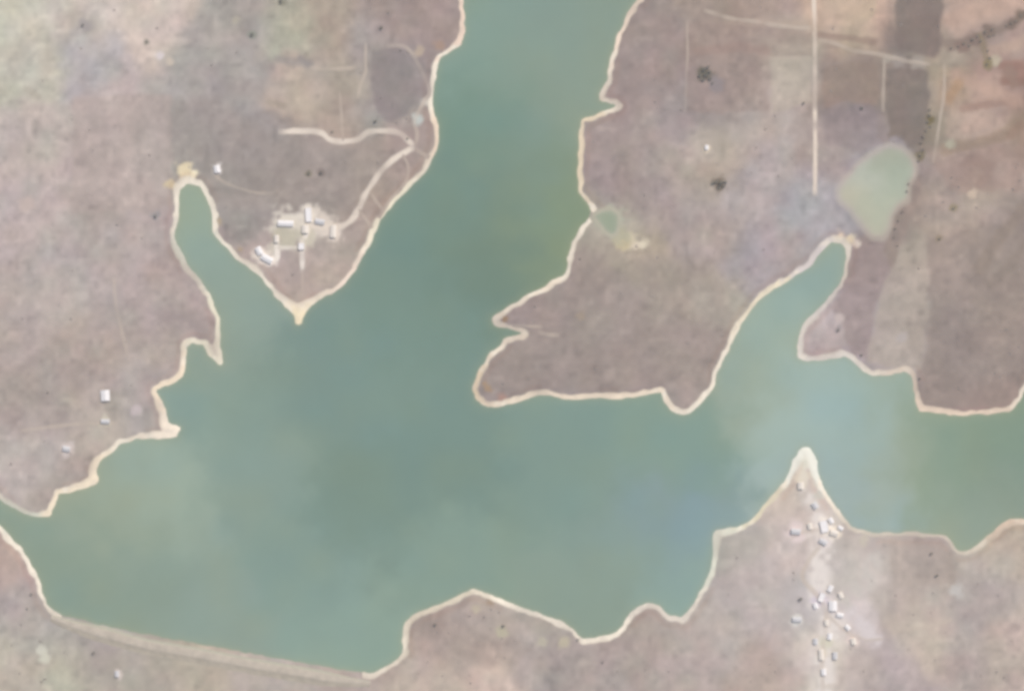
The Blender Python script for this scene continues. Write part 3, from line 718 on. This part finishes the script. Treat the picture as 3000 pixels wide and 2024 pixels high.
for _px, _py, _w, _l, _r, _roof, _lb in [
    (2388, 1772, 12, 16, 15, 'roof_white', 'small white hut between the pale slope house and the hamlet track'),
    (2432, 1722, 12, 18, -25, 'roof_white', 'small white house at the north end of the southern hamlet'),
    (2462, 1742, 12, 16, 20, 'roof_cream', 'small cream hut north east of the bright white hamlet house'),
    (2460, 1800, 12, 18, 80, 'roof_white', 'small white house below the bright white hamlet house'),
    (2420, 1822, 11, 16, 5, 'roof_cream', 'small cream hut where the hamlet track forks'),
    (2482, 1836, 11, 15, 40, 'roof_white', 'little white hut on the branch track east of the hamlet'),
    (2430, 1862, 12, 17, -10, 'roof_white', 'small white house halfway between the track fork and the cream barn'),
    (2388, 1876, 11, 16, 0, 'roof_grey', 'little grey shed west of the hamlet track above the barn'),
    (2412, 1966, 13, 18, 5, 'roof_white', 'small white house at the bottom edge below the cream barn'),
    (2372, 1540, 12, 17, 10, 'roof_cream', 'small cream hut in the yard between the outbuilding and the largest lakeside house'),
    (2434, 1524, 12, 16, 30, 'roof_white', 'small white hut on the lake side of the largest white house'),
    (2462, 1546, 10, 14, 60, 'roof_white', 'little white hut at the eastern end of the lakeside houses'),
]:
    house(_px, _py, _w, _l, _r, _roof, _lb, name='hut' if 'hut' in _lb else ('shed' if 'shed' in _lb else 'house'), cat='hut' if 'hut ' in _lb else ('shed' if 'shed' in _lb else 'house'), h=2.4)
house(344, 1972, 11, 17, 0, 'roof_grey', 'small pale hut below the dam near the bottom edge', name='hut', cat='hut', h=2.5)
house(310, 1234, 11, 24, 88, 'roof_grey', 'long grey shed beside the faint track south of the lone white house', name='shed', cat='shed', h=2.5)
house(196, 1314, 14, 20, 80, 'roof_grey', 'pale grey shed on the western headland near the south west beach', name='shed', cat='shed', h=2.5)


# ------------------------------------------------------------------ trees and shrubs
def crown_mesh(name, R, H, n, seed, leaf, squash=.7):
    rnd = random.Random(seed)
    V, F = [], []
    lobes = [(rnd.uniform(-.5, .5) * R, rnd.uniform(-.5, .5) * R, H + rnd.uniform(-.25, .3) * R, rnd.uniform(.38, .62) * R) for _ in range(6)]
    for _ in range(n):
        cx, cy, cz, rr = rnd.choice(lobes)
        th, ph = rnd.uniform(0, 6.283), math.acos(rnd.uniform(-1, 1)); q = rr * rnd.uniform(.45, 1.0)
        c = (cx + q * math.sin(ph) * math.cos(th), cy + q * math.sin(ph) * math.sin(th), cz + q * math.cos(ph) * squash)
        s = leaf * rnd.uniform(.6, 1.3)
        u = np.array([rnd.gauss(0, 1) for _ in range(3)]); u /= np.linalg.norm(u)
        v = np.cross(u, [rnd.gauss(0, 1) for _ in range(3)]); v /= np.linalg.norm(v)
        b = len(V)
        for a, e in ((-1, -.6), (1, -.6), (1, .6), (-1, .6)):
            V.append(tuple(np.array(c) + u * a * s + v * e * s))
        F.append((b, b + 1, b + 2, b + 3))
    me = bpy.data.meshes.new(name); me.from_pydata(V, [], F); me.update()
    return me


def trunk_mesh(name, R, H, seed):
    rnd = random.Random(seed)
    V, F = [], []

    def limb(p, q, r0, r1):
        p = np.array(p); q = np.array(q); d = (q - p) / np.linalg.norm(q - p)
        u = np.cross(d, [1, .3, .2]); u /= np.linalg.norm(u); v = np.cross(d, u)
        b = len(V)
        for c, r in ((p, r0), (q, r1)):
            for k in range(6):
                a = k * math.pi / 3
                V.append(tuple(c + (u * math.cos(a) + v * math.sin(a)) * r))
        for k in range(6):
            F.append((b + k, b + (k + 1) % 6, b + 6 + (k + 1) % 6, b + 6 + k))
    top = (rnd.uniform(-.2, .2), rnd.uniform(-.2, .2), H * .62)
    limb((0, 0, -.4), top, .07 * R + .05, .05 * R + .03)
    for k in range(5):
        a = k * 1.257 + rnd.uniform(-.3, .3)
        limb(top, (top[0] + math.cos(a) * R * .55, top[1] + math.sin(a) * R * .55, H + rnd.uniform(-.1, .25) * R), .035 * R + .02, .015)
    me = bpy.data.meshes.new(name); me.from_pydata(V, [], F); me.update()
    return me


def twig_mesh(name, R, n, seed):
    """low dry shrub: many thin twigs fanning from the root"""
    rnd = random.Random(seed)
    V, F = [], []
    for _ in range(n):
        a = rnd.uniform(0, 6.283); el = rnd.uniform(.15, 1.4); L = R * rnd.uniform(.55, 1.05)
        d = np.array([math.cos(a) * math.cos(el), math.sin(a) * math.cos(el), math.sin(el) * .8])
        s = np.array([-math.sin(a), math.cos(a), 0]) * .075 * R
        s2 = np.cross(d, s) * .8
        p = d * L * .25 + np.array([0, 0, -.1]); q = d * L
        b = len(V)
        V += [tuple(p - s), tuple(p + s), tuple(q + s * .6), tuple(q - s * .6)]; F.append((b, b + 1, b + 2, b + 3))
        b = len(V)
        V += [tuple(p - s2), tuple(p + s2), tuple(q + s2 * .6), tuple(q - s2 * .6)]; F.append((b, b + 1, b + 2, b + 3))
    me = bpy.data.meshes.new(name); me.from_pydata(V, [], F); me.update()
    return me


PROTO = []
for k in range(3):
    cm = crown_mesh('crown', 2.6, 3.0, 190, 50 + k, .36); cm.materials.append(MAT['leaf'])
    co = crown_mesh('crown', 2.6, 2.8, 180, 60 + k, .36); co.materials.append(MAT['leaf_olive'])
    tm = trunk_mesh('trunk', 2.6, 2.9, 70 + k); tm.materials.append(MAT['bark'])
    PROTO.append((cm, co, tm))
TWIGS = []
for k in range(4):
    t = twig_mesh('shrub', 1.0, 46, 80 + k); t.materials.append(MAT['twig']); TWIGS.append(t)
rt = random.Random(4)


def tree(px, py, size, label, group=None, olive=False, name='tree'):
    """size = crown width in photograph pixels"""
    x, y = W(px, py)
    e = bpy.data.objects.new(name, None); C.objects.link(e)
    e.location = (x, y, ground_z(x, y)); e.rotation_euler = (0, 0, rt.uniform(0, 6.28))
    s = size * M / (6.6 if olive else 6.0)
    e.scale = (s, s, s * (rt.uniform(.5, .7) if olive else rt.uniform(.7, .95)))
    tag(e, label, 'tree', group)
    cm, co, tm = rt.choice(PROTO)
    c = bpy.data.objects.new('crown', co if olive else cm); C.objects.link(c); c.parent = e
    t = bpy.data.objects.new('trunk', tm); C.objects.link(t); t.parent = e
    return e


def shrub(px, py, size, label, group):
    x, y = W(px, py)
    o = bpy.data.objects.new('shrub', rt.choice(TWIGS)); C.objects.link(o)
    o.location = (x, y, ground_z(x, y)); o.rotation_euler = (0, 0, rt.uniform(0, 6.28))
    s = size * M / 2; o.scale = (s, s, s * rt.uniform(.45, .7))
    return tag(o, label, 'shrub', group)


for px, py, sz, lb in [
    (825, 8, 15, 'dark tree at the top edge above the green patch, west of the channel'),
    (740, 104, 14, 'lone dark tree in the grey scrub left of the green patch'),
    (245, 76, 11, 'small dark tree in the pale scrub at the top left'),
    (432, 124, 9, 'small tree on the pale ground near the top left bright spot'),
    (455, 634, 12, 'lone dark tree west of the narrow inlet'),
    (904, 510, 11, 'left one of the two dark trees north of the village'),
    (940, 508, 12, 'right one of the two dark trees north of the village'),
    (1116, 84, 15, 'dark tree north of the dark scrub plot by the channel'),
    (1100, 357, 13, 'dark tree just north of the curving track, below the dark scrub plot'),
    (1193, 406, 10, 'small dark tree inside the bend of the track near the fork'),
    (975, 388, 9, 'small dark tree beside the spur of the curving dirt track'),
    (1175, 150, 9, 'small dark tree at the north tip of the dark scrub plot'),
    (2523, 318, 13, 'dark tree below the reddish fallow plot'),
    (2355, 304, 12, 'dark tree just west of the straight gravel road'),
    (2455, 968, 12, 'dark tree on the small eastern point among pale ground'),
    (2524, 1040, 11, 'dark tree near the shore of the small eastern point'),
    (2694, 1110, 10, 'dark tree close behind the eastern beach corner'),
    (2728, 1622, 12, 'dark tree behind the creek on the south east shore'),
    (2745, 1686, 13, 'dark tree on the dull ground south east of the spit'),
    (2345, 1754, 14, 'dark tree on the bluish ground at the north west of the hamlet'),
    (1692, 1872, 10, 'dark tree at the notch of the southern shore'),
    (1765, 1938, 9, 'small dark tree near the bottom edge below the southern bay'),
    (1275, 1830, 12, 'dark tree behind the beach of the southern point, western side'),
    (1475, 1832, 12, 'dark tree in the middle of the southern point'),
    (92, 1740, 10, 'dark tree behind the south west beach'),
    (80, 1782, 8, 'small dark tree near the western end of the dam'),
    (275, 1912, 11, 'dark tree on the brown ground below the dam'),
    (345, 660, 8, 'small dark tree in the plain scrub of the western headland'),
    (142, 1150, 8, 'small dark tree at the left of the lone white house'),
    (2750, 700, 9, 'small dark tree on the pale ground south east of the pond'),
    (2792, 612, 10, 'dark tree east of the pond on the brown slope'),
    (1700, 758, 8, 'small dark tree behind the beach of the eastern headland'),
]:
    tree(px, py, sz, lb)

for (px, py, sz) in [(2052, 222, 15), (2062, 206, 15), (2074, 199, 13), (2070, 221, 17), (2078, 212, 15), (2060, 236, 13), (2078, 232, 13), (2086, 245, 10)]:
    tree(px, py, sz, 'dark tree of the square grove on the northern part of the eastern headland', 'trees of the square grove')
for (px, py, sz) in [(2088, 538, 13), (2100, 534, 14), (2112, 538, 16), (2124, 534, 13), (2106, 549, 12), (2120, 548, 11)]:
    tree(px, py, sz, 'dark tree of the small grove in the middle of the eastern headland', 'trees of the small grove')
for (px, py, sz) in [(2724, 322, 14), (2722, 340, 15), (2716, 358, 15), (2724, 372, 12), (2712, 384, 14), (2704, 402, 14), (2698, 420, 14), (2702, 440, 13), (2694, 456, 14), (2690, 472, 11)]:
    tree(px, py, sz, 'olive tree in the row between the ploughed field and the boundary track', 'tree row beside the ploughed field', olive=True)
for (px, py, sz) in [(2786, 142, 11), (2806, 138, 12), (2822, 130, 13), (2838, 136, 13), (2848, 118, 14), (2862, 108, 13), (2872, 122, 12), (2884, 96, 14), (2896, 108, 13), (2904, 88, 13), (2912, 104, 11),
                     (2946, 78, 12), (2962, 70, 14), (2976, 64, 12), (2990, 48, 13), (3004, 36, 13), (2892, 150, 11), (2898, 172, 12), (2890, 190, 12)]:
    tree(px, py, sz, 'olive bush tree of the dark gully at the top right', 'bush trees along the gully', olive=True)
for (px, py, sz) in [(2660, 540, 11), (2656, 562, 11), (2642, 622, 11), (2630, 648, 11), (2622, 670, 12), (2618, 696, 11), (2628, 720, 10)]:
    tree(px, py, sz, 'olive tree on the dark bank along the south east side of the pond', 'trees along the pond bank', olive=True)

LAKE_PX = np.array(WEST + EAST, float)


def scatter(n, x0, x1, y0, y1, label, group, smin=6, smax=11, ok=lambda x, y: True, inland=14):
    k = 0; tries = 0
    while k < n and tries < n * 60:
        tries += 1
        px, py = rt.uniform(x0, x1), rt.uniform(y0, y1)
        wx, wy = W(px, py)
        if not ok(px, py) or float(bil(SD, wx, wy)) < inland or float(pdist(np.array(wx), np.array(wy), DAM)) < 30 or float(bil(pf, wx, wy)) > -6: continue
        if float(vnoise(wx, wy, 45, 99)) < .42: continue
        shrub(px, py, rt.uniform(smin, smax), label, group); k += 1


scatter(26, 20, 640, 30, 1430, 'dry grey shrub scattered over the western headland', 'shrubs of the western headland')
scatter(22, 640, 1330, 20, 860, 'dry grey shrub scattered over the headland around the village', 'shrubs of the village headland', ok=lambda x, y: not (730 < x < 1010 and 600 < y < 790))
scatter(40, 1420, 2350, 20, 1150, 'dry grey shrub scattered over the eastern headland', 'shrubs of the eastern headland')
scatter(26, 2560, 2990, 480, 1180, 'dry brown shrub on the slope east of the pond', 'shrubs of the far eastern slope')
scatter(10, 2400, 2990, 30, 470, 'dry shrub among the plots at the top right', 'shrubs among the plots')
scatter(22, 1200, 2000, 1760, 2010, 'dry grey shrub on the southern shore land', 'shrubs of the southern shore')
scatter(26, 2110, 2990, 1580, 2010, 'dry grey shrub around the southern hamlet', 'shrubs around the hamlet')
scatter(10, 10, 700, 1800, 2010, 'dry grey shrub on the flat below the dam', 'shrubs below the dam')

# ------------------------------------------------------------------ light, air, camera
EL, AZ = math.radians(48), math.radians(40)               # sun from the upper right of the picture
world = bpy.data.worlds.new('World'); SC.world = world; world.use_nodes = True
nt = world.node_tree; bg = nt.nodes['Background']
sky = nt.nodes.new('ShaderNodeTexSky'); sky.sky_type = 'NISHITA'; sky.sun_disc = False
sky.sun_elevation = EL; sky.sun_rotation = AZ; sky.dust_density = 2.0
nt.links.new(sky.outputs[0], bg.inputs['Color']); bg.inputs['Strength'].default_value = .10
L = bpy.data.lights.new('sun', 'SUN'); L.energy = 4.0; L.angle = math.radians(.5); L.color = (1, .955, .90)
so = bpy.data.objects.new('sun', L); C.objects.link(so)
dv = (math.sin(AZ) * math.cos(EL), math.cos(AZ) * math.cos(EL), math.sin(EL))
from mathutils import Vector
so.rotation_euler = Vector(dv).to_track_quat('Z', 'Y').to_euler()
so.location = (dv[0] * 3000, dv[1] * 3000, dv[2] * 3000)

CAM_H = 4200.0
V, F = [], []
box_faces(V, F, -5000, 5000, -5000, 5000, -7.0, CAM_H + 40)
hz = tag(mesh_obj('haze', V, F), 'thin pale dust haze over the whole reservoir', kind='stuff')
hm = bpy.data.materials.new('haze_air'); hm.use_nodes = True; hn = hm.node_tree; hn.nodes.clear()
ho = hn.nodes.new('ShaderNodeOutputMaterial'); pv = hn.nodes.new('ShaderNodeVolumePrincipled')
pv.inputs['Color'].default_value = (.93, .95, 1, 1); pv.inputs['Density'].default_value = 3.5e-5
hn.links.new(pv.outputs[0], ho.inputs['Volume']); hz.data.materials.append(hm)

cd = bpy.data.cameras.new('camera'); cam = bpy.data.objects.new('camera', cd); C.objects.link(cam)
cd.sensor_width = 36; cd.lens = 36 * CAM_H / 1500.0
cam.location = (0, 0, CAM_H); cam.rotation_euler = (0, 0, 0)
cd.clip_start = 1; cd.clip_end = 20000
SC.camera = cam

SC.view_settings.view_transform = 'Standard'; SC.view_settings.look = 'None'
SC.view_settings.exposure = 0; SC.view_settings.gamma = 1; SC.view_settings.use_curve_mapping = False
SC.cycles.filter_width = 3.7                               # the soft focus of the photograph
SC.cycles.use_denoising = True
SC.cycles.volume_bounces = 1
